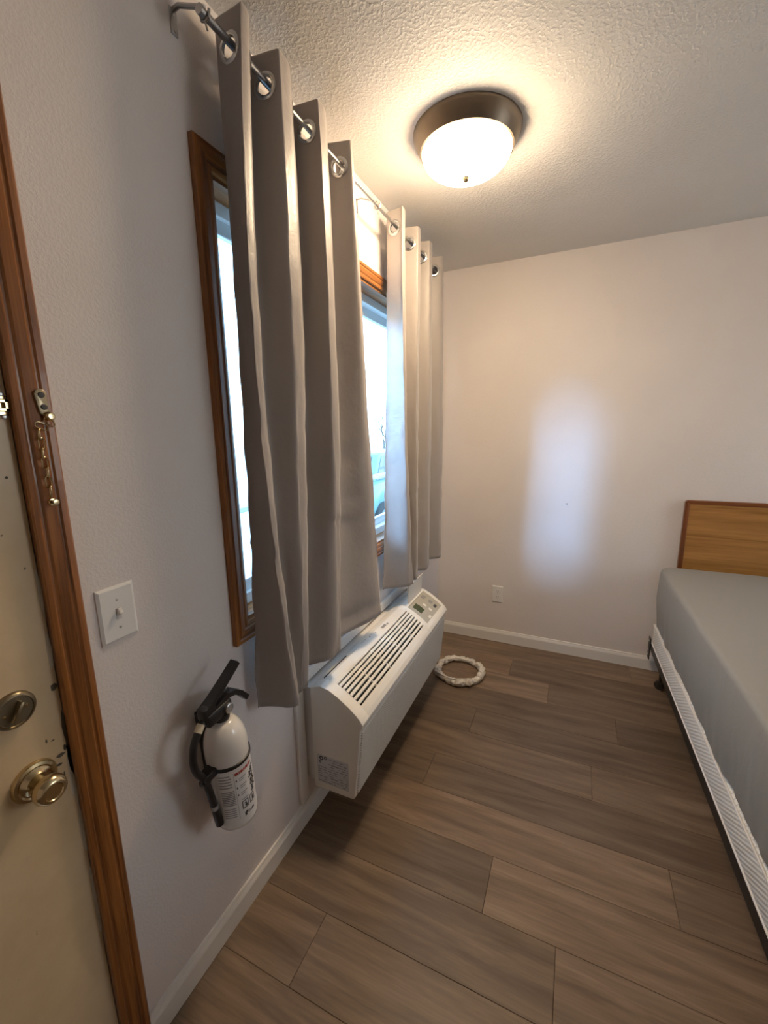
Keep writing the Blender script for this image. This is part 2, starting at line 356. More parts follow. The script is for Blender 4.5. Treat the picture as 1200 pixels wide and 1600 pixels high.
# ------------------------------------------------------------------ window
win = S(thing('window_1', '', '', (-0.09, 1.64, WZ0)), 'white vinyl sliding window behind the curtains', 'window')
a0, a1, c0, c1 = WY0, WY1, WZ0, WZ1
def frame(x0, x1, y0, y1, z0, z1, w_, bev, name, parent):
    q = MB(); q.box(x0, x1, y0, y0+w_, z0, z1, bev); q.box(x0, x1, y1-w_, y1, z0, z1, bev)
    q.box(x0, x1, y0+w_, y1-w_, z1-w_, z1, bev); q.box(x0, x1, y0+w_, y1-w_, z0, z0+w_, bev)
    return q.build(name, M['vinyl'], parent)
frame(-0.128, -0.062, a0+0.012, a1-0.012, c0+0.012, c1-0.012, 0.036, 0.003, 'window_frame', win)
mid = (a0+a1)/2
for (y0, y1, xo) in ((a0+0.04, mid+0.02, -0.098), (mid-0.02, a1-0.04, -0.122)):
    sa = frame(xo, xo+0.022, y0, y1, c0+0.046, c1-0.046, 0.040, 0.003, 'sash', win)
    MB().box(xo+0.008, xo+0.013, y0+0.036, y1-0.036, c0+0.082, c1-0.082).build('pane', M['glass'], sa)
MB().box(-0.076, -0.068, mid-0.012, mid+0.014, 1.42, 1.50, 0.003).build('sash_lock', M['vinyl'], win)

w2 = S(thing('window_2', '', '', (XR+0.09, (V0+V1)/2, U0)), 'white vinyl window beyond the bed, out of view', 'window')
frame(XR+0.06, XR+0.12, V0, V1, U0, U1, 0.045, 0.003, 'window_frame', w2)
MB().box(XR+0.085, XR+0.090, V0+0.04, V1-0.04, U0+0.04, U1-0.04).build('pane', M['tinted'], w2)

# ------------------------------------------------------------------ door and its hardware
dr = S(thing('door_1', '', '', (-0.04, -0.06, 0)), 'tan painted entry door with chipped edge and brass hardware', 'door')
XD = -0.006
MB().box(-0.05, XD, DY0+0.004, 0.392, 0.006, DZ-0.004, 0.002).build('door_slab', M['door'], dr)
MB().box(-T, -0.052, DY1-0.012, DY1, 0, DZ).build('door_stop', M['trim_y'], dr)
# chipped paint along the latch edge
rg = random.Random(5)
def blob(y, z, ry, rz, material, name, x=XD):
    q = MB(); k = 11; ph = rg.random()*6
    pts = [(x+0.0006, y+ry*(0.65+0.5*rg.random())*math.cos(2*PI*i/k), z+rz*(0.65+0.5*rg.random())*math.sin(2*PI*i/k)) for i in range(k)]
    q.faces(pts+[(p[0]-0.002, p[1], p[2]) for p in pts], [tuple(range(k)), tuple(range(2*k-1, k-1, -1))]+[(i, (i+1) % k, k+(i+1) % k, k+i) for i in range(k)])
    q.build(name, material, dr)
for (y, z, ry, rz, mt_) in ((0.389, 1.18, 0.004, 0.05, 'chip'), (0.388, 1.07, 0.005, 0.04, 'chip'), (0.384, 1.0, 0.007, 0.008, 'grime'), (0.390, 0.90, 0.0045, 0.05, 'grime'), (0.388, 0.80, 0.006, 0.08, 'chip'), (0.390, 0.84, 0.004, 0.035, 'grime'), (0.389, 0.68, 0.005, 0.06, 'chip'), (0.390, 0.50, 0.004, 0.09, 'chip'),
                            (0.376, 0.862, 0.008, 0.004, 'grime'), (0.385, 0.872, 0.004, 0.007, 'grime'), (0.371, 0.845, 0.005, 0.003, 'grime'), (0.368, 0.90, 0.003, 0.0015, 'grime'), (0.358, 0.905, 0.0015, 0.004, 'grime'), (0.372, 1.392, 0.0022, 0.0025, 'grime'), (0.376, 0.82, 0.0015, 0.006, 'grime')):
    blob(y, z, ry, rz, M[mt_], 'paint_chip')
def hwlathe(prof, y, z, x=XD, n_=36): return MB().lathe(prof, (x, y, z), (1, 0, 0), n_)
db = hwlathe([(0.0, 0), (0.0325, 0), (0.0325, 0.004), (0.030, 0.008), (0.0265, 0.0095), (0.0255, 0.007), (0.0, 0.007)], 0.321, 0.995).build('deadbolt_rose', M['tarnish'], dr, 40)
MB().box(XD+0.006, XD+0.021, 0.317, 0.325, 0.977, 1.013, 0.003).xf(Matrix.Translation((0, 0.321, 0.995)) @ Matrix.Rotation(-0.5, 4, 'X') @ Matrix.Translation((0, -0.321, -0.995))).build('thumb_turn', M['tarnish'], db, 40)
for sy in (-1, 1): MB().lathe([(0, 0), (0.0035, 0), (0.003, 0.0022), (0, 0.0028)], (XD+0.006, 0.321+0.0165*sy, 0.995+0.002*sy), (1, 0, 0), 12).build('screw', M['brass'], db, 40)
kr = hwlathe([(0, 0), (0.0365, 0), (0.0365, 0.003), (0.034, 0.0075), (0.029, 0.009), (0.026, 0.0075), (0.022, 0.010), (0.018, 0.015), (0.0, 0.015)], 0.330, 0.846).build('knob_rose', M['brass'], dr, 40)
hwlathe([(0.0125, 0.012), (0.0125, 0.030), (0.015, 0.032), (0.021, 0.036), (0.0255, 0.043), (0.0262, 0.050), (0.024, 0.057), (0.0185, 0.062), (0.015, 0.0625), (0.0135, 0.0605), (0.0, 0.0605)], 0.330, 0.846).build('door_knob', M['brass'], kr, 40)
# slide latch track for the chain
lt = MB().box(XD, XD+0.003, 0.28, 0.391, 1.492, 1.524, 0.001)
lt.box(XD+0.003, XD+0.009, 0.28, 0.391, 1.512, 1.5185, 0.0015); lt.box(XD+0.003, XD+0.009, 0.28, 0.391, 1.4985, 1.505, 0.0015); lt.box(XD+0.003, XD+0.009, 0.383, 0.391, 1.4985, 1.5185, 0.0015)
lt = lt.build('chain_slide_track', M['brass'], dr)
for z in (1.5265, 1.4905): MB().lathe([(0, 0), (0.0042, 0), (0.0036, 0.003), (0, 0.004)], (XD+0.002, 0.383, z), (1, 0, 0), 14).build('screw', M['steel'], lt, 40)
MB().box(XD+0.003, XD+0.0045, 0.29, 0.378, 1.5055, 1.5115).build('slot', M['dark'], lt)

# door chain hanging from its keeper on the casing
ch = thing('door_chain', 'tarnished brass security chain hanging from its keeper on the door casing', 'door chain', (0.018, 0.43, 1.34))
XC = 0.0165
kp = []
for i in range(20):
    a = 2*PI*i/20; kp.append((0.428+0.0095*math.cos(a)+(0.0035 if math.sin(a) < 0 else 0), 1.5145+(0.013 if math.sin(a) > 0 else -0.013)+0.0095*math.sin(a)))
MB().prism(kp, lambda p, t: (t, p[0], p[1]), XC, XC+0.004, 0.0008).build('keeper_plate', M['tarnish'], ch, 40)
MB().lathe([(0, 0), (0.0052, 0), (0.0045, 0.003), (0, 0.0038)], (XC+0.0038, 0.4285, 1.527), (1, 0, 0), 14).build('screw', M['ink'], ch, 40)
MB().lathe([(0, 0), (0.0052, 0), (0.0045, 0.003), (0, 0.0038)], (XC+0.0038, 0.430, 1.507), (1, 0, 0), 14).build('screw', M['ink'], ch, 40)
MB().lathe([(0, 0), (0.0075, 0), (0.0075, 0.008), (0.005, 0.011), (0, 0.0115)], (XC+0.003, 0.4345, 1.492), (1, 0, 0), 16).build('swivel_boss', M['brass'], ch, 40)
def link(c_, ang_x, turn, ln=0.019, wd=0.0105, r_=0.0013):
    pts = []
    for i in range(18):
        a = 2*PI*i/18; pts.append(Vector((0, math.cos(a)*wd/2, math.sin(a)*wd/2+(1 if math.sin(a) > 0 else -1)*(ln-wd)/2)))
    mt_ = Matrix.Translation(c_) @ Matrix.Rotation(ang_x, 4, 'X') @ Matrix.Rotation(turn, 4, 'Z')
    MB().tube([mt_ @ p for p in pts], r_, 6, True).build('chain_link', M['brass'], ch, 60)
link((XC+0.006, 0.4335, 1.482), 0.9, 0.3, 0.018); link((XC+0.006, 0.421, 1.4755), 1.15, 0.2, 0.02)
zz = 1.462
for i in range(7):
    link((XC+0.005, 0.4155+0.0006*i+0.001*math.sin(i*2), zz), -0.04+0.05*math.sin(i*3), 0.25 if i % 2 else 1.25, 0.0205); zz -= 0.0163
MB().lathe([(0.0, 0), (0.0062, 0), (0.0070, 0.002), (0.0062, 0.004), (0.0028, 0.0045), (0.0028, 0.011), (0.0048, 0.012), (0.0048, 0.014), (0, 0.0145)], (XC, 0.4205, 1.345), (1, 0, 0), 20).build('chain_stud', M['brass'], ch, 40)

# light switch
sw = thing('light_switch', 'white toggle light switch plate between door casing and window', 'light switch', (0, 0.513, 1.035))
def plate(q, y0, y1, z0, z1, x1=0.0062, inset=0.0055):
    q.faces([(0, y0, z0), (0, y1, z0), (0, y1, z1), (0, y0, z1), (0.003, y0, z0), (0.003, y1, z0), (0.003, y1, z1), (0.003, y0, z1), (x1, y0+inset, z0+inset), (x1, y1-inset, z0+inset), (x1, y1-inset, z1-inset), (x1, y0+inset, z1-inset)],
            [(3, 2, 1, 0), (8, 9, 10, 11)]+[(i, (i+1) % 4, 4+(i+1) % 4, 4+i) for i in range(4)]+[(4+i, 4+(i+1) % 4, 8+(i+1) % 4, 8+i) for i in range(4)]); return q
plate(MB(), 0.474, 0.5515, 1.036, 1.154).build('switch_plate', M['plate'], sw)
MB().box(0.0058, 0.0068, 0.5075, 0.5185, 1.0825, 1.1075).build('toggle_slot', M['sticker'], sw)
MB().box(0.004, 0.017, 0.509, 0.517, 1.091, 1.1045, 0.002).xf(Matrix.Translation((0.006, 0.513, 1.095)) @ Matrix.Rotation(-0.45, 4, 'Y') @ Matrix.Translation((-0.006, -0.513, -1.095))).build('toggle', M['plate'], sw)
for z in (1.125, 1.065): MB().lathe([(0, 0), (0.003, 0), (0.0024, 0.0012), (0, 0.0016)], (0.0058, 0.513, z), (1, 0, 0), 12).build('screw', M['steel'], sw, 40)

# wall outlet
ou = thing('wall_outlet', 'white duplex wall outlet low on the far wall', 'outlet', (0.423, YB, 0.287))
def tob(q): return q.xf(Matrix(((0, 1, 0, 0), (-1, 0, 0, YB), (0, 0, 1, 0), (0, 0, 0, 1))))
tob(plate(MB(), 0.386, 0.460, 0.287, 0.404)).build('outlet_plate', M['plate'], ou)
for z in (0.366, 0.325):
    q = MB().lathe([(0, 0), (0.0165, 0), (0.0165, 0.002), (0, 0.002)], (0.0058, 0.423, z), (1, 0, 0), 24); rc = tob(q).build('receptacle', M['plate'], ou, 40)
    for dy in (-0.006, 0.006): tob(MB().box(0.0074, 0.0082, 0.423+dy-0.001, 0.423+dy+0.001, z, z+0.008)).build('slot', M['dark'], rc)
    tob(MB().lathe([(0, 0), (0.0022, 0), (0.0022, 0.0006), (0, 0.0006)], (0.0076, 0.423, z-0.007), (1, 0, 0), 12)).build('slot', M['dark'], rc)
tob(MB().lathe([(0, 0), (0.003, 0), (0.0024, 0.0012), (0, 0.0016)], (0.0058, 0.423, 0.3455), (1, 0, 0), 12)).build('screw', M['steel'], ou, 40)
# nail in the far wall
tag(MB().lathe([(0.0014, 0), (0.0014, 0.006), (0.0035, 0.006), (0.0032, 0.0075), (0, 0.0078)], (0.82, YB, 0.999), (0, -1, 0), 12).build('wall_nail', M['ink'], None, 40), 'small dark nail head left in the far wall', 'nail')

# ------------------------------------------------------------------ curtain rod, curtains
RX, RZ = 0.09, 2.309
rd = thing('curtain_rod', 'thin steel telescoping curtain rod above the window', 'curtain rod', (0, 1.64, RZ))
MB().tube([(RX, 0.80, RZ), (RX, 1.02, RZ)], 0.0085, 14).build('outer_rod', M['rod'], rd, 40)
MB().tube([(RX, 1.0, RZ), (RX, 2.50, RZ)], 0.0062, 14).build('inner_rod', M['rod2'], rd, 40)
MB().lathe([(0, 0), (0.0095, 0), (0.0095, 0.012), (0, 0.012)], (RX, 0.79, RZ), (0, 1, 0), 16).build('end_cap', M['rod'], rd, 40)
for yb_ in (0.806, 1.642, 2.47):
    wdt = 0.009 if yb_ < 1 else 0.006
    q = MB().box(0, 0.003, yb_-wdt, yb_+wdt, 2.302, 2.352, 0.001)
    q.tube([(0.002, yb_, 2.348), (0.02, yb_, 2.350), (RX-0.02, yb_, 2.330), (RX, yb_, 2.322)], 0.005 if yb_ < 1 else 0.0032, 8)
    q.tube([(RX-0.013, yb_, RZ+0.01), (RX-0.009, yb_, RZ-0.008), (RX, yb_, RZ-0.012), (RX+0.01, yb_, RZ-0.007), (RX+0.013, yb_, RZ+0.006)], 0.003, 8)
    br = q.build('wall_bracket', M['rod'], rd, 40)
    MB().tube([(RX, yb_, RZ-0.012), (RX+0.004, yb_, RZ-0.028)], 0.0022, 8).build('set_screw', M['rod2'], br, 40)
    for z in (2.310, 2.340): MB().lathe([(0, 0), (0.003, 0), (0.0025, 0.0015), (0, 0.002)], (0.003, yb_, z), (1, 0, 0), 10).build('screw', M['steel'], br, 40)

ZT, ZBOT = 2.368, 0.69
def make_curtain(label, ctl, seed, zb=ZBOT, bottoms=None):
    """ctl: list of (top(x,y), middle(x,y), bottom(x,y)) valleys and ridges in turn"""
    nseg = len(ctl)-1; PER = 22; NZ = 130
    def at(k, t):
        (a, b_, c_) = ctl[k]; u_ = 2*t-1
        l0, l1, l2 = u_*(u_-1)/2, 1-u_*u_, u_*(u_+1)/2
        return a[0]*l0+b_[0]*l1+c_[0]*l2, a[1]*l0+b_[1]*l1+c_[1]*l2
    def pos(s_, t):
        f_ = s_*nseg; k = min(int(f_), nseg-1); u_ = f_-k
        xa, ya = at(k, t); xb, yb_ = at(k+1, t)
        w_ = u_/0.86 if k % 2 == 0 else (u_-0.14)/0.86      # ridges stay rounded, valleys tighter
        w_ = min(max(w_, 0), 1); e = 0.5-0.5*math.cos(PI*w_)
        x = xa+(xb-xa)*e; y = ya+(yb_-ya)*u_
        return x, y
    def P(s_, t):
        tz = t**0.92
        x, y = pos(s_, tz)
        z = ZT+(zb-ZT)*tz
        if bottoms: z += bottoms(s_)*max(0, (tz-0.75)/0.25)**1.5
        a = 0.001+0.0062*tz
        n1 = noise.noise(Vector((s_*nseg*1.3+seed, z*3.2, seed))); n2 = noise.noise(Vector((s_*nseg*3.5+seed*2, z*9, 3.1)))
        cre = -0.004*math.exp(-((z-1.14-0.02*math.sin(s_*20+seed))/0.010)**2)*(0.5+0.5*math.sin(s_*9+seed)); cre -= 0.0035*max(0, noise.noise(Vector((s_*nseg*1.1+z*2, z*14, seed+9))))**2*(0.3+tz)*2.2
        x += a*(n1+0.5*n2)+cre; y += a*(0.8*n2-0.5*n1)
        return Vector((max(x, 0.024), y, z))
    q = MB(); root_y = sum(c_[0][1] for c_ in ctl)/len(ctl)
    cu_ = thing('window_curtain', label, 'curtain', (RX, root_y, zb), 'taupe grommet curtain panels on the rod')
    # grommets where the cloth crosses the rod
    gs = []
    for k in range(nseg):
        lo, hi = 0.0, 1.0
        xa, xb = pos(k/nseg+1e-6, 0.03)[0], pos((k+1)/nseg-1e-6, 0.03)[0]
        for _ in range(30):
            md = (lo+hi)/2; x = pos((k+md)/nseg, 0.03)[0]
            if (x-RX)*(1 if xb > xa else -1) < 0: lo = md
            else: hi = md
        gs.append((k+(lo+hi)/2)/nseg)
    GZ = RZ-0.0105
    def tz_of(z): return ((z-ZT)/(zb-ZT))**(1/0.92)
    cents = [P(g_, tz_of(GZ)) for g_ in gs]
    def sp(s_, t):
        z = ZT+(zb-ZT)*t**0.92
        if z < GZ-0.04: return False
        p = P(s_, t)
        for g_, c_ in zip(gs, cents):
            if abs(g_-s_) < 0.5/nseg and (p-c_).length < 0.0245: return True
        return False
    # finer rows near the top so that the eyelet holes are clean
    rows = [i*0.0035/(ZT-zb) for i in range(34)]; last = rows[-1]
    rows += [last+(1-last)*(i+1)/90 for i in range(90)]
    nu = nseg*PER
    V = [[q.bm.verts.new(P(i/nu, r_**(1/0.92))) for r_ in rows] for i in range(nu+1)]
    for i in range(nu):
        for j in range(len(rows)-1):
            if sp((i+.5)/nu, ((rows[j]+rows[j+1])/2)**(1/0.92)): continue
            q.bm.faces.new((V[i][j], V[i+1][j], V[i+1][j+1], V[i][j+1]))
    ob = q.build('cloth', M['curtain'], cu_, 180, fixn=True)
    sm = ob.modifiers.new('thickness', 'SOLIDIFY'); sm.thickness = 0.0016; sm.offset = 0
    for g_, c_ in zip(gs, cents):
        d_ = P(g_+0.02/nseg, tz_of(GZ))-P(g_-0.02/nseg, tz_of(GZ)); d_.z = 0; d_.normalize(); nrm = d_.cross(Vector((0, 0, 1)))
        prof = [(0.0195, -0.0022), (0.0215, -0.0042), (0.027, -0.0042), (0.0305, -0.0022), (0.0305, 0.0022), (0.027, 0.0042), (0.0215, 0.0042), (0.0195, 0.0022), (0.0195, -0.0022)]
        MB().lathe(prof, c_, nrm, 30, cap=False).build('grommet', M['chrome'], cu_, 40)
    return cu_
p1 = [((.048, .880), (.045, .880), (.040, .852)), ((.130, .872), (.130, .842), (.142, .912)), ((.050, .984), (.062, .950), (.118, .940)), ((.130, 1.004), (.130, 1.006), (.130, .962)),
      ((.050, 1.162), (.052, 1.150), (.055, 1.040)), ((.130, 1.174), (.130, 1.197), (.130, 1.168)), ((.050, 1.335), (.055, 1.330), (.075, 1.245)), ((.130, 1.366), (.130, 1.440), (.130, 1.528)), ((.045, 1.410), (.045, 1.475), (.050, 1.560))]
make_curtain('taupe satin curtain panel nearest the door, hanging beside the extinguisher', p1, 1.7, bottoms=lambda s_: -0.034*max(0, 1-s_/0.62)**0.6)
p2 = [((.050, 1.825), (.040, 1.812), (.030, 1.772)), ((.130, 1.798), (.130, 1.815), (.135, 1.898)), ((.052, 1.975), (.060, 1.960), (.100, 1.945)), ((.130, 2.000), (.130, 1.975), (.128, 1.972)),
      ((.052, 2.140), (.055, 2.120), (.060, 2.080)), ((.130, 2.168), (.130, 2.172), (.130, 2.155)), ((.052, 2.330), (.055, 2.320), (.060, 2.300)), ((.130, 2.385), (.130, 2.400), (.130, 2.405)), ((.040, 2.475), (.035, 2.480), (.035, 2.480))]
make_curtain('taupe satin curtain panel in the far corner above the air conditioner control panel', p2, 5.3)

# ------------------------------------------------------------------ ceiling light
cl = thing('ceiling_light', 'round flush ceiling light with lit frosted glass and bronze rim', 'ceiling light', (0.443, 1.606, H))
c = (0.443, 1.606, 0)
MB().lathe([(0, 2.44), (0.180, 2.44), (0.180, 2.434), (0.176, 2.426), (0.174, 2.420), (0.171, 2.412), (0.160, 2.392), (0.157, 2.386), (0.150, 2.384), (0.146, 2.392), (0, 2.392)], c, (0, 0, 1), 72).build('pan', M['bronze'], cl, 35)
dome = [(0.148, 2.390), (0.1495, 2.384)]+[(0.1495*math.cos(a*PI/2/14), 2.384-0.076*math.sin(a*PI/2/14)) for a in range(1, 14)]+[(0, 2.308)]
MB().lathe(dome, c, (0, 0, 1), 64).build('glass_dome', M['lit'], cl, 60)
MB().lathe([(0, 2.309), (0.0115, 2.309), (0.0115, 2.3065), (0.009, 2.305), (0.0105, 2.302), (0.009, 2.297), (0.005, 2.2945), (0, 2.294)], c, (0, 0, 1), 24).build('finial', M['brass'], cl, 40)

# ------------------------------------------------------------------ wall air conditioner
AY0, AY1 = 1.110, 2.135
ac = thing('air_conditioner', 'white through wall air conditioner under the window with open control flap', 'air conditioner', (0.044, 1.62, 0.16))
top = [(.044, .567), (.085, .583), (.122, .576), (.157, .558), (.201, .529), (.228, .507), (.243, .491)]
endp = [(.044, .162), (.205, .165), (.212, .171), (.241, .452), (.250, .462), (.252, .476)]+top[::-1]
ex = lambda p, t: (p[0], t, p[1])
G0, G1 = 1.160, 1.830
def offtop(k):      # top line pushed inwards by k
    return [(x-k*0.35, z-k) for x, z in top]
# chassis below the grille
low = [(.046, .163), (.203, .166), (.210, .172), (.2385, .452), (.215, .462), (.190, .480), (.15, .505), (.11, .525), (.046, .552)]
MB().prism(low, ex, AY0+0.003, AY1-0.003).build('chassis', M['plastic_front'], ac)
MB().prism(endp, ex, AY0, G0, 0.0022).build('end_cap', M['plastic'], ac, 40)
# control section with a recess for the panel
MB().prism(endp, ex, 2.108, AY1, 0.0022).build('end_cap', M['plastic'], ac, 40)
MB().prism([(.044, .54), (.244, .45), (.250, .462), (.252, .476)]+top[::-1], ex, G1, 1.868, 0.0015).build('bridge', M['plastic'], ac, 40)
MB().prism([(.2385, .455), (.250, .462), (.252, .476), (.243, .491), (.228, .507), (.2215, .5125), (.212, .500), (.225, .47)], ex, G0-0.002, G1+0.002, 0.0012).build('front_lip', M['plastic'], ac, 40)
MB().prism([(.228, .455), (.250, .462), (.252, .476), (.243, .491), (.228, .507), (.215, .495)], ex, 1.866, 2.110, 0.0012).build('front_lip', M['plastic'], ac, 40)
MB().prism([(.044, .54), (.044, .567), (.085, .583), (.122, .576), (.128, .5725), (.122, .545)], ex, G0-0.002, G1+0.002, 0.0012).build('top_deck', M['plastic'], ac, 40)
MB().prism([(.044, .54), (.044, .567), (.085, .583), (.122, .576), (.112, .55)], ex, 1.866, 2.110, 0.0012).build('top_deck', M['plastic'], ac, 40)
MB().prism([(.115, .5285), (.21, .472), (.219, .486), (.13, .5400)], ex, G0, G1).build('grille_cavity', M['dark'], ac)
# six grille slats and their cross ribs
for i in range(6):
    u_ = (i+0.72)/6.45; x = .128+(.2215-.128)*u_; z = .5735+(.5125-.5735)*u_+0.006*math.sin(PI*u_)
    MB().prism([(x-.0042, z+.0022), (x+.0042, z-.0028), (x+.0005, z-.013), (x-.0045, z-.011)], ex, G0-0.001, G1+0.001).build('grille_slat', M['plastic'], ac)
for k in range(1, 5):
    y = G0+(G1-G0)*k/5
    MB().prism([(.126, .569), (.175, .5437), (.221, .5085), (.219, .499), (.173, .534), (.124, .559)], ex, y-0.0025, y+0.0025).build('grille_rib', M['plastic'], ac)
# tilted control panel
cp = MB().prism([(.112, .55), (.117, .571), (.157, .5525), (.201, .5235), (.2285, .501), (.221, .48)], ex, 1.866, 2.110).build('control_panel', M['panel_grey'], ac)
def onpanel(u_, y, k=0.0012):
    pts = [(.117, .571), (.157, .5525), (.201, .5235), (.2285, .501)]; f_ = u_*3; i = min(int(f_), 2); w_ = f_-i
    return (pts[i][0]+(pts[i+1][0]-pts[i][0])*w_+k*0.5, y, pts[i][1]+(pts[i+1][1]-pts[i][1])*w_+k)
def ppatch(u0_, u1_, y0, y1, material, name, k=0.0014):
    q = MB(); n_ = 6; A = [onpanel(u0_+(u1_-u0_)*i/n_, y0, k) for i in range(n_+1)]; C = [onpanel(u0_+(u1_-u0_)*i/n_, y1, k) for i in range(n_+1)]
    q.faces(A+C+[(p[0], p[1], p[2]-0.004) for p in A+C], [(i, i+1, n_+2+i, n_+1+i) for i in range(n_)]+[(2*n_+2+i, 3*n_+3+i, 3*n_+4+i, 2*n_+3+i) for i in range(n_)]+[(0, n_+1, 3*n_+3, 2*n_+2), (n_, 2*n_+2+n_, 3*n_+3+n_, 2*n_+1)]+[(i, 2*n_+2+i, 2*n_+3+i, i+1) for i in range(n_)]+[(n_+1+i, n_+2+i, 3*n_+4+i, 3*n_+3+i) for i in range(n_)])
    q.build(name, material, cp)
ppatch(0.14, 0.52, 1.905, 1.955, M['lcd'], 'display')
for (a, b_, y0, y1, mt_) in ((.10, .26, 2.045, 2.075, 'greyink'), (.42, .56, 2.050, 2.075, 'greyink'), (.60, .74, 1.985, 2.005, 'plastic'), (.36, .48, 1.985, 2.003, 'plastic'), (.66, .80, 2.045, 2.072, 'ink'), (.80, .92, 1.925, 1.95, 'plastic')): ppatch(a, b_, y0, y1, M[mt_], 'button')
# open flap
fp = MB().prism([(0, 0), (0.118, 0), (0.124, 0.006), (0.124, 0.012), (0.112, 0.005), (0.004, 0.0045)], lambda p, t: (0.108+p[0]*0.03+p[1]*1.0, t, 0.574+p[0]*0.87), 1.900, 2.104, 0.0008)
fp = fp.build('control_flap', M['plastic'], ac, 40)
MB().tube([(0.106, 1.875, 0.577), (0.106, 2.098, 0.577)], 0.0035, 8).build('hinge_pin', M['plastic'], fp, 40)
# ribbed front panel
pts = [(.2115, .185)]; NR = 26
fx = lambda z: .2125+(z-.175)*(.2405-.2125)/(.452-.175)
zs0, zs1 = .186, .444
poly = [(.20, .18), (fx(.18)+.001, .18)]
for i in range(NR):
    za = zs0+(zs1-zs0)*i/NR; zb_ = zs0+(zs1-zs0)*(i+.55)/NR
    poly += [(fx(za)+.001, za), (fx(za)+.0075, za+.001), (fx(zb_)+.0075, zb_-.0005), (fx(zb_)+.001, zb_)]
poly += [(fx(.451)+.001, .451), (.22, .451)]
MB().prism(poly, ex, AY0+0.012, AY1-0.012).build('front_grille', M['plastic_front'], ac)
# rating sticker with rows of print on the end nearest the door
st = MB().box(.060, .190, AY0-0.0006, AY0+0.001, .190, .305)
st = st.build('rating_sticker', M['sticker'], ac)
q = MB(); rg = random.Random(11)
for k in range(11):
    z = .297-k*.0098; x = .064
    if k < 3: x = .108
    while x < .184:
        ln = rg.uniform(.004, .02); xe = min(x+ln, .186)
        if rg.random() < .75: q.box(x, xe, AY0-0.0010, AY0-0.0003, z-.0032, z)
        x = xe+rg.uniform(.002, .007)
q.box(.12, .15, AY0-0.0010, AY0-0.0003, .2725, .2775); q.box(.115, .145, AY0-0.0010, AY0-0.0003, .2165, .2205)
q.build('sticker_print', M['greyink'], st)['kind'] = 'stuff'
q = MB()
for (cx_, cz_, r_) in ((.078, .292, .009), (.096, .296, .007), (.072, .276, .005)):
    q.lathe([(r_*.45, 0), (r_, 0), (r_, .0005), (r_*.45, .0005)], (cx_, AY0-0.0005, cz_), (0, -1, 0), 16, cap=False)
q.build('sticker_emblem', M['ink'], st)['kind'] = 'stuff'
# printed marks and slit on the top deck
MB().box(.0655, .0695, 1.168, 1.332, .5735, .5785).build('deck_slit', M['dark'], ac)
q = MB()
def deckz(x): return .567+(x-.044)*(.583-.567)/(.085-.044)+0.0006 if x < .085 else .583-(x-.085)*(.583-.576)/(.122-.085)+0.0006
for (x0, x1, y0, y1) in ((.075, .0765, 1.44, 1.475), (.083, .0845, 1.44, 1.475), (.075, .0845, 1.44, 1.443), (.075, .0845, 1.472, 1.475), (.085, .092, 1.50, 1.505), (.080, .090, 1.52, 1.524), (.082, .084, 1.50, 1.53), (.090, .097, 1.545, 1.55), (.094, .106, 1.60, 1.64), (.10, .108, 1.645, 1.66)):
    q.faces([(x0, y0, deckz(x0)), (x1, y0, deckz(x1)), (x1, y1, deckz(x1)), (x0, y1, deckz(x0))], [(0, 1, 2, 3)])
q.build('deck_print', M['greyink'], ac, fixn=False)['kind'] = 'stuff'
# wall sleeve trim behind the unit
sl = S(thing('trim_3', '', '', (0, 1.62, 0.10)), 'white painted wall frame around the air conditioner opening', 'wall trim')
for (y0, y1, z0, z1, x1) in ((1.066, 1.112, .100, .612, .014), (2.135, 2.185, .100, .612, .014), (1.112, 2.135, .566, .612, .014)):
    MB().box(0, x1, y0, y1, z0, z1, 0.003).build('trim_board', M['white_trim'], sl)
MB().box(0, .043, 1.125, 2.12, .175, .555).build('wall_sleeve', M['white_trim'], sl)

# ------------------------------------------------------------------ fire extinguisher
fe = thing('fire_extinguisher', 'white fire extinguisher with black hose hung on the wall beside the curtain hem', 'fire extinguisher', (0.077, 0.706, 0.447))
FX = Matrix.Translation((0.077, 0.706, 0.447)) @ Matrix.Rotation(math.radians(4.0), 4, 'X')
def E(q, name, m_, parent=fe, sm=40): return q.xf(FX).build(name, M[m_], parent, sm)
R_ = 0.0535
prof = [(0, 0), (0.046, 0), (0.051, 0.002), (R_, 0.007), (R_, 0.225)]+[(0.016+(R_-0.016)*math.cos(a*PI/2/10), 0.225+0.078*math.sin(a*PI/2/10)) for a in range(1, 10)]+[(0.016, 0.303), (0.016, 0.318), (0, 0.318)]
cyl = E(MB().lathe(prof, (0, 0, 0), (0, 0, 1), 56), 'cylinder', 'ext_white')
def patch(q, a0_, a1_, z0, z1, r_=R_+0.0006, n_=None):
    n_ = n_ or max(1, int(abs(a1_-a0_)/0.12)); A = []
    for z in (z0, z1):
        for i in range(n_+1):
            a = a0_+(a1_-a0_)*i/n_; A.append((r_*math.cos(a), r_*math.sin(a), z))
    q.faces(A, [(i, i+1, n_+2+i, n_+1+i) for i in range(n_)]); return q
D = math.radians
lb = patch(MB(), D(-95), D(95), 0.012, 0.188, R_+0.0004, 40).xf(FX).build('paper_label', M['label_white'], cyl, 60, fixn=False)
PR = R_+0.0009; rg = random.Random(3)
q = MB()      # grey lines of small print, left column
for k in range(5):
    z = 0.176-k*0.0085; patch(q, D(-74), D(-38+rg.uniform(-8, 0)), z-0.0035, z, PR)
for k in range(9):
    z = 0.128-k*0.0052; patch(q, D(-72), D(-38), z-0.0034, z, PR)
for k in range(5):
    z = 0.074-k*0.0065; patch(q, D(-72), D(-40), z-0.003, z, PR)
patch(q, D(-35), D(-34), 0.035, 0.178, PR)
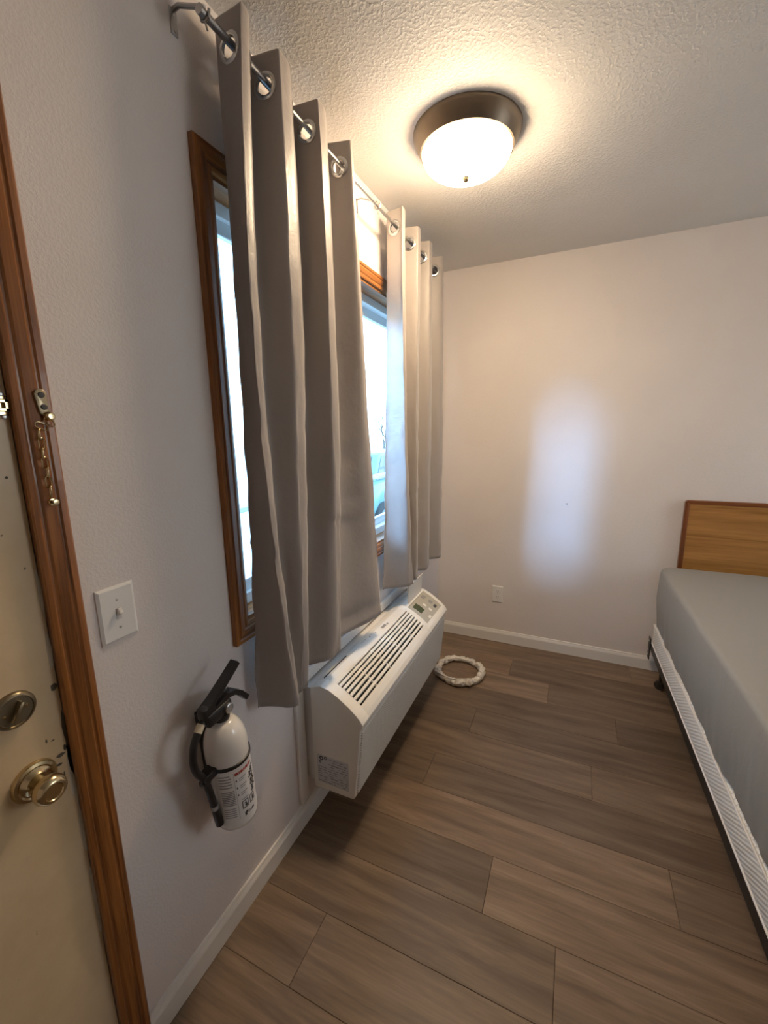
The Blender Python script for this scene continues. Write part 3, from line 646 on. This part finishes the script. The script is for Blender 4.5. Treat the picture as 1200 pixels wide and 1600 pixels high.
for k in range(4):
    z = 0.155-k*0.022; patch(q, D(-22), D(-2), z-0.0028, z, PR); patch(q, D(-22), D(-8), z-0.0085, z-0.006, PR)
q.xf(FX).build('small_print', M['greyink'], lb, None, fixn=False)['kind'] = 'stuff'
q = MB(); a = -32
for wd in (10, 3, 8, 5, 9, 7, 6):
    patch(q, D(a), D(a+wd), 0.168, 0.176, PR); a += wd+1.6
q.xf(FX).build('red_heading', M['redink'], lb, None, fixn=False)['kind'] = 'stuff'
q = MB()
for k in range(3):
    z = 0.155-k*0.022; patch(q, D(-31), D(-28), z-0.006, z, PR)
for k, (a0_, z0) in enumerate(((10, .142), (20, .150), (12, .118), (22, .124), (13, .096), (24, .104))):      # figures
    patch(q, D(a0_), D(a0_+7), z0-.004, z0+.008, PR); patch(q, D(a0_-3), D(a0_+10), z0-.010, z0-.005, PR); patch(q, D(a0_+5), D(a0_+12), z0+.006, z0+.011, PR)
for a0_ in (-24, 0):                                                                                      # class pictogram squares
    for (u0_, u1_, v0, v1) in ((0, 2.4, 0, .024), (17, 19.4, 0, .024), (0, 19, 0, .0028), (0, 19, .0212, .024), (8, 15, .004, .0115), (10, 13, .010, .019), (6, 11, .014, .017)):
        patch(q, D(a0_+u0_), D(a0_+u1_), .058+v0, .058+v1, PR)
for (u0_, u1_, v0, v1) in ((-20, -14, .034, .046), (-16, -10, .040, .048), (-8, -6, .036, .046), (-4.5, -3, .036, .043), (-1.5, 2, .036, .043), (3.5, 7, .036, .043), (8.5, 12, .036, .042)): patch(q, D(u0_), D(u1_), v0, v1, PR)
q.xf(FX).build('black_print', M['ink'], lb, None, fixn=False)['kind'] = 'stuff'
# strap and clip
stp = E(MB().lathe([(R_+0.0005, .190), (R_+0.0032, .191), (R_+0.0032, .199), (R_+0.0005, .200)], (0, 0, 0), (0, 0, 1), 56, cap=False), 'strap', 'black')
E(MB().box(-0.014, 0.016, -0.086, -0.048, .184, .206, .004).box(-.008, .012, -.090, -.068, .176, .190, .003), 'hose_clip', 'black', stp)
E(MB().box(-0.077, -0.050, -0.018, 0.018, .02, .31, .002), 'wall_bracket', 'black')
# valve, levers, gauge, hose
vb = E(MB().box(-.017, .017, -.052, .026, .318, .352, .006).box(-.014, .014, -.058, -.020, .335, .372, .006).lathe([(0.02, .306), (.021, .312), (.021, .322), (.015, .326)], n_=24), 'valve_head', 'black')
def lever(pts, w0, w1, th, name):
    q = MB(); k = len(pts)
    for i in range(k-1):
        (ya, za), (yb_, zb_) = pts[i], pts[i+1]; dy, dz = yb_-ya, zb_-za; ln = math.hypot(dy, dz); ny, nz = -dz/ln*th, dy/ln*th
        wa = w0+(w1-w0)*i/(k-1); wb = w0+(w1-w0)*(i+1)/(k-1); ex_ = 0.0015
        ya -= dy/ln*ex_; za -= dz/ln*ex_; yb_ += dy/ln*ex_; zb_ += dz/ln*ex_
        q.faces([(-wa, ya-ny, za-nz), (wa, ya-ny, za-nz), (wa, ya+ny, za+nz), (-wa, ya+ny, za+nz), (-wb, yb_-ny, zb_-nz), (wb, yb_-ny, zb_-nz), (wb, yb_+ny, zb_+nz), (-wb, yb_+ny, zb_+nz)],
                [(0, 1, 2, 3), (7, 6, 5, 4), (0, 4, 5, 1), (1, 5, 6, 2), (2, 6, 7, 3), (3, 7, 4, 0)])
    return E(q, name, 'black')
lv = lever([(-.048, .362), (-.02, .374), (.02, .396), (.068, .424)], .0145, .012, .006, 'squeeze_lever')
hd = lever([(-.02, .352), (.02, .360), (.045, .352), (.066, .334), (.084, .308)], .0135, .011, .0065, 'carry_handle')
for (y_, z_) in ((.046, .350), (.056, .341)): E(MB().lathe([(0, 0), (.002, 0), (.002, .0006), (0, .0006)], (.0108, y_, z_), (1, 0, 0), 10), 'rivet', 'steel', hd)
E(MB().box(-.003, .003, -.03, .035, .352, .372, .001), 'pin_block', 'black', vb)
ga = E(MB().lathe([(0, 0), (.013, 0), (.013, .007), (.0105, .0085), (.010, .007), (0, .007)], (.016, .010, .334), (1, 0, 0), 24), 'gauge', 'steel')
E(MB().lathe([(0, 0), (.0095, 0), (.0095, .0006), (0, .0006)], (.0232, .010, .334), (1, 0, 0), 24), 'gauge_dial', 'greyink', ga)
hp = [(0, -.050, .340), (.002, -.062, .334), (.003, -.078, .320), (.004, -.092, .300), (.005, -.100, .275), (.005, -.101, .250), (.004, -.095, .225), (.003, -.086, .205), (.002, -.079, .188), (.002, -.074, .165), (.003, -.070, .13), (.004, -.067, .10)]
def smooth_path(pts, per=5):
    out = []; V = [Vector(p) for p in pts]
    for i in range(len(V)-1):
        a, b_, c_, d_ = V[max(i-1, 0)], V[i], V[i+1], V[min(i+2, len(V)-1)]
        for j in range(per):
            t = j/per; out.append(0.5*((2*b_)+(c_-a)*t+(2*a-5*b_+4*c_-d_)*t*t+(3*b_-a-3*c_+d_)*t**3))
    return out+[V[-1]]
ho = E(MB().tube(smooth_path(hp), .0088, 14), 'hose', 'black', fe, 60)
E(MB().tube([(.001, -.060, .3365), (.0025, -.0745, .3235)], .0098, 14), 'hose_ferrule', 'ferrule', ho)
E(MB().tube([(.004, -.0672, .102), (.0042, -.0663, .090)], .0098, 14), 'nozzle_ring', 'greyink', ho)
E(MB().tube([(.004, -.0663, .092), (.0045, -.064, .07), (.005, -.061, .035)], [.0092, .0098, .0100], 14), 'nozzle', 'black', ho)

# ------------------------------------------------------------------ coiled cord in wrap on the floor
co = thing('coiled_cord', 'coil of white cord in crumpled clear plastic on the floor by the air conditioner', 'cord', (0.29, 2.30, 0))
pts = []; rad = []; K = 120
for i in range(K):
    a = 2*PI*i/K; n1 = noise.noise(Vector((math.cos(a)*3, math.sin(a)*3, 1.3))); n2 = noise.noise(Vector((math.cos(a)*9, math.sin(a)*9, 5.3)))
    rr_ = 0.128+0.012*n1+0.006*n2; r_ = 0.018+0.009*n2+0.006*n1
    pts.append((0.29+rr_*math.cos(a), 2.305+rr_*1.06*math.sin(a), max(r_, 0.012)*0.98+0.0005)); rad.append(max(r_, 0.012))
q = MB().tube(pts, rad, 14, True)
for v in q.bm.verts:
    n3 = noise.noise(v.co*42); n4 = noise.noise(v.co*95+Vector((3, 1, 7)))
    c_ = Vector((0.29, 2.305, v.co.z)); v.co += (v.co-c_).normalized()*(0.006*n3+0.003*n4); v.co.z = max(0.0006, v.co.z+0.006*n4)
q.build('plastic_wrap', M['wrap'], co, 25)
MB().tube(smooth_path([(0.175, 2.352, 0.030), (0.215, 2.385, 0.034), (0.27, 2.405, 0.036), (0.33, 2.405, 0.030)]), 0.0045, 10).build('cord_strand', M['cord'], co, 60)
MB().tube(smooth_path([(0.17, 2.21, 0.036), (0.24, 2.165, 0.045), (0.31, 2.160, 0.046), (0.38, 2.20, 0.042)]), 0.0045, 10).build('cord_strand', M['cord'], co, 60)

# ------------------------------------------------------------------ bed (turned a little off the wall)
BA = 0.022
def bx(q):      # local: u across from the left edge, v from head (0) towards the foot (-), z up
    return q.xf(Matrix.Translation((1.322, 2.70, 0)) @ Matrix.Rotation(BA, 4, 'Z'))
BW, BL = 1.37, 1.90
def bw(u_, v): return Vector((1.322, 2.70, 0))+Matrix.Rotation(BA, 3, 'Z') @ Vector((u_, v, 0))
bf = thing('bed_frame', 'dark metal bed frame rail with casters under the box spring', 'bed frame', tuple(bw(BW/2, -BL/2)))
def rail(u_, s_): return bx(MB().prism([(0, .168), (0.0025*s_, .168), (0.0025*s_, .2095), (.032*s_, .2095), (.032*s_, .212), (0, .212)], lambda p, t: (u_+p[0], t, p[1]), 0.012, -BL))
rail(0.004, 1).build('side_rail', M['rail'], bf); rail(BW-0.004, -1).build('side_rail', M['rail'], bf)
for v in (-0.13, -1.15, -1.78):
    bx(MB().box(0.008, BW-0.008, v-0.016, v+0.016, .172, .2085)).build('cross_bar', M['rail'], bf)
    for u_ in ((0.045, BW-0.045) if v > -0.5 else (0.24, BW-0.24)):
        lg = bx(MB().tube([(u_, v, .175), (u_, v, .052)], .013, 12)).build('leg', M['rail'], bf, 40)
        bx(MB().lathe([(.016, -.011), (.024, -.011), (.0265, -.007), (.0265, .007), (.024, .011), (.016, .011)], (u_-.004, v+.01, .0268), (0.5, 1, 0), 28)).build('caster_wheel', M['caster'], lg, 40)
        bx(MB().lathe([(.018, .030), (.020, .040), (.014, .056), (0, .058)], (u_, v, 0), (0, 0, 1), 20, cap=False)).build('caster_fork', M['rail_metal'], lg, 40)
for u_ in (-0.002, BW-0.006):
    br = bx(MB().box(u_, u_+0.006, 0.010, 0.052, .105, .238, .0015)).build('headboard_bracket', M['rail_metal'], bf)
    for z in (.13, .16, .215): bx(MB().lathe([(0, 0), (.006, 0), (.005, .003), (0, .004)], (u_, 0.034, z), (-1, 0, 0), 12)).build('bolt', M['steel'], br, 40)
# box spring
bs = thing('box_spring', 'white quilted box spring under the grey mattress', 'box spring', tuple(bw(BW/2, -BL/2)+Vector((0, 0, .212))))
bx(MB().box(0.0045, BW-0.0045, -BL, 0.0, .2125, .344, .014, 3)).build('ticking', M['ticking'], bs, 50)
bx(MB().tube([(0.004, -0.01, .337), (0.004, -BL+.01, .337)], .0035, 8)).build('piping', M['label_white'], bs, 60)
bx(MB().tube([(0.004, -0.01, .222), (0.004, -BL+.01, .222)], .0035, 8)).build('piping', M['label_white'], bs, 60)
# mattress in a fitted sheet
mtz = .345
ma = thing('mattress', 'mattress covered in a smooth grey fitted sheet', 'mattress', tuple(bw(BW/2, -BL/2)+Vector((0, 0, mtz))))
bx(MB().box(0.012, BW-0.012, -BL+0.012, -0.012, mtz, .660, .03, 3)).build('mattress_core', M['ticking'], ma, 50)
def hem(v):
    n1 = noise.noise(Vector((v*2.3, 4.2, 0))); n2 = noise.noise(Vector((v*9, 1.2, 3)))
    dip = -0.012*max(0, 1-abs(v+1.1)/0.16)+0.016*max(0, 1-abs(v+1.28)/0.1)
    return 0.358+0.010*n1+0.004*n2+dip
def sheet(q):
    # closed loop of side walls, then the top as an inset grid
    prof = []
    loop = []
    rc = 0.07
    def corner(cx_, cy_, a0_):
        return [(cx_+rc*math.cos(a0_+PI/2*i/8), cy_+rc*math.sin(a0_+PI/2*i/8)) for i in range(9)]
    def line(a, b_, n_): return [(a[0]+(b_[0]-a[0])*i/n_, a[1]+(b_[1]-a[1])*i/n_) for i in range(1, n_)]
    P0 = corner(rc, -rc, PI/2); P1_ = corner(rc, -BL+rc, PI); P2_ = corner(BW-rc, -BL+rc, 1.5*PI); P3_ = corner(BW-rc, -rc, 0)
    loop = P0+line(P0[-1], P1_[0], 150)+P1_+line(P1_[-1], P2_[0], 30)+P2_+line(P2_[-1], P3_[0], 60)+P3_+line(P3_[-1], P0[0], 40)
    lev = [(0.0, 0.004), (0.12, 0.0), (0.3, -0.006), (0.5, -0.010), (0.7, -0.009), (0.85, -0.006), (0.93, -0.004), (0.962, -0.0015), (0.984, 0.004), (0.995, 0.011), (1.0, 0.022), (1.004, 0.045), (1.006, 0.067)]
    rings = []
    cx_, cy_ = BW/2, -BL/2
    for fz, ins in lev:
        ring = []
        for (u_, v) in loop:
            iu = min(max(u_, rc), BW-rc); iv = min(max(v, -BL+rc), -rc); nn = Vector((u_-iu, v-iv)).normalized(); du, dv = -nn.x*ins, -nn.y*ins
            z0 = hem(v) if u_ < BW/2 else .36
            z = z0+(.690-z0)*min(fz, 1)+max(0, fz-1)*0.6
            # soft puckers near the hem and at the head corner
            n1 = noise.noise(Vector((u_*14, v*14, fz*1.5))); n2 = noise.noise(Vector((u_*5, v*5, fz*3+7)))
            pk = (1-min(fz, 1))**2*0.006*n1+0.004*n2+0.011*max(0, 1-abs(v+1.38)/0.22)*(1-min(fz, 1))*noise.noise(Vector((v*26+fz*5, fz*2, 8)))
            ring.append(q.bm.verts.new((u_+du-pk*(1 if u_ < BW/2 else -1), v+dv, z)))
        rings.append(ring)
    k = len(loop)
    for A, C in zip(rings, rings[1:]):
        for j in range(k): q.bm.faces.new((A[j], A[(j+1) % k], C[(j+1) % k], C[j]))
    prev = rings[-1]
    for sc_ in (0.9, 0.78, 0.62, 0.45, 0.28, 0.12):
        ring = []
        for vtx in rings[-1]:
            u_ = cx_+(vtx.co.x-cx_)*sc_; v = cy_+(vtx.co.y-cy_)*sc_
            ring.append(q.bm.verts.new((u_, v, .6935+0.006*(1-sc_)+0.004*noise.noise(Vector((u_*4, v*4, 2))))))
        for j in range(k): q.bm.faces.new((prev[j], prev[(j+1) % k], ring[(j+1) % k], ring[j]))
        prev = ring
    q.bm.faces.new(prev)
    return q
bx(sheet(MB())).build('fitted_sheet', M['sheet'], ma, 180)
# headboard standing against the wall
hb = thing('headboard', 'oak veneer headboard with dark cherry edging against the far wall', 'headboard', (2.05, 2.77, 0))
HX0, HX1, HZ0, HZ1, HY0, HY1 = 1.418, 2.64, 0.40, 1.060, 2.757, 2.784
MB().box(HX0+.020, HX1-.020, HY0+.003, HY1-.004, HZ0+.02, HZ1-.020).build('panel', M['oak_panel'], hb)
def edge(poly, mt_): return MB().prism(poly, lambda p, t: (p[0], t, p[1]), HY0, HY1, .0015).build('edge_band', mt_, hb, 40)
cr_ = [(HX0, HZ0), (HX0+.021, HZ0), (HX0+.021, HZ1-.021), (HX0+.004, HZ1-.004), (HX0, HZ1-.012)]
edge(cr_, M['cherry_edge_z']); edge([(HX1-(x-HX0), z) for x, z in cr_], M['cherry_edge_z'])
edge([(HX0+.004, HZ1-.004), (HX0+.021, HZ1-.021), (HX1-.021, HZ1-.021), (HX1-.004, HZ1-.004), (HX1-.012, HZ1), (HX0+.012, HZ1)], M['cherry_edge_x'])
for x in (HX0+.05, HX1-.09): MB().box(x, x+.04, HY0+.004, HY1-.004, 0, HZ0+.03, .002).build('leg', M['cherry_edge_z'], hb)

# ------------------------------------------------------------------ outside the window
GZ_ = -0.48
tag(MB().box(-40, -1.35, -30, 60, GZ_-0.1, GZ_).build('ground', M['ground']), 'pale gravel yard outside the window', 'ground', kind='structure')
pf = S(thing('porch_floor', '', '', (-0.74, 3.0, -0.10)), 'weathered porch boards outside the window', 'porch')
for i in range(9): MB().box(-1.33+i*0.133, -1.33+i*0.133+0.127, -2.5, 12, -0.13, -0.10, 0.002).build('deck_board', M['deck'], pf)
MB().box(-1.34, -T, -2.5, 12, GZ_, -0.131).build('porch_base', M['deck'], pf)
pr_ = thing('porch_railing', 'white painted porch railing outside the window', 'railing', (-1.0, 3.0, -0.10))
MB().box(-1.045, -0.955, -2.4, 11, .985, 1.015, .004).build('top_rail', M['deck'], pr_)
MB().box(-1.02, -0.98, -2.4, 11, .455, .495, .004).build('bottom_rail', M['rail_white'], pr_)
for i in range(6): MB().box(-1.045, -0.955, -2.4+i*2.6, -2.31+i*2.6, -0.099, .985, .004).build('post', M['rail_white'], pr_)
# parked car
car = thing('parked_car', 'teal grey parked car seen through the gap between the curtains', 'car', (-3.2, 8.3, GZ_))
def cx3(p, t): return (-3.2+t, 8.3+p[0], GZ_+p[1])
body = [(-2.2, .30), (-1.75, .30), (-1.70, .48), (-1.5, .62), (-1.25, .62), (-1.05, .48), (-1.0, .28), (.95, .28), (1.0, .48), (1.2, .62), (1.45, .62), (1.65, .48), (1.7, .30), (2.2, .34), (2.25, .70), (2.1, .93), (1.1, 1.03), (-1.4, 1.03), (-2.2, .98), (-2.28, .6)]
MB().prism(body, cx3, -.88, .88, .05).build('body', M['car_paint'], car, 40)
cab = [(-1.55, 1.0), (1.15, 1.0), (.45, 1.50), (.2, 1.55), (-1.1, 1.55), (-1.3, 1.50)]
MB().prism(cab, cx3, -.74, .74, .05).build('cabin', M['car_paint'], car, 40)
for sd in (-1, 1):
    for pol in ([(-1.36, 1.05), (-.45, 1.05), (-.45, 1.46), (-1.15, 1.46)], [(-.37, 1.05), (.95, 1.05), (.38, 1.46), (-.37, 1.46)]):
        MB().prism(pol, cx3, .735*sd, .748*sd).build('side_window', M['car_glass'], car)
    for yy in (-1.37, 1.33):
        wh = MB().lathe([(.18, -.1), (.31, -.1), (.33, -.07), (.33, .07), (.31, .1), (.18, .1)], (-3.2+.80*sd, 8.3+yy, GZ_+.33), (1, 0, 0), 28, cap=False).build('tyre', M['tyre'], car, 40)
        MB().lathe([(0, -.05), (.19, -.08), (.19, .08), (0, .05)], (-3.2+.80*sd, 8.3+yy, GZ_+.33), (1, 0, 0), 20).build('hub', M['steel'], wh, 40)
MB().prism([(1.02, 1.06), (1.12, 1.06), (.50, 1.49), (.42, 1.49)], cx3, -.66, .66).build('windscreen', M['car_glass'], car)
MB().prism([(-1.56, 1.05), (-1.47, 1.05), (-1.25, 1.47), (-1.33, 1.47)], cx3, -.64, .64).build('rear_window', M['car_glass'], car)
# bare tree
te = thing('bare_tree', 'bare tree far behind the parked car', 'tree', (-8.5, 20.5, GZ_))
q = MB(); rg = random.Random(21)
def limb(p, d_, ln, r_, depth):
    d_ = d_.normalized(); e = p+d_*ln; mid_ = p+d_*ln*.5+Vector((rg.uniform(-.05, .05), rg.uniform(-.05, .05), 0))*ln
    q.tube([p, mid_, e], [r_, r_*.8, r_*.6], 6)
    if depth:
        for _ in range(3): limb(p+d_*ln*rg.uniform(.6, 1), d_+Vector((rg.uniform(-.9, .9), rg.uniform(-.9, .9), rg.uniform(-.1, .6))), ln*rg.uniform(.55, .75), r_*.55, depth-1)
limb(Vector((-8.5, 20.5, GZ_)), Vector((0.05, 0, 1)), 1.4, .09, 4)
q.build('trunk_and_branches', M['bark'], te, 60)
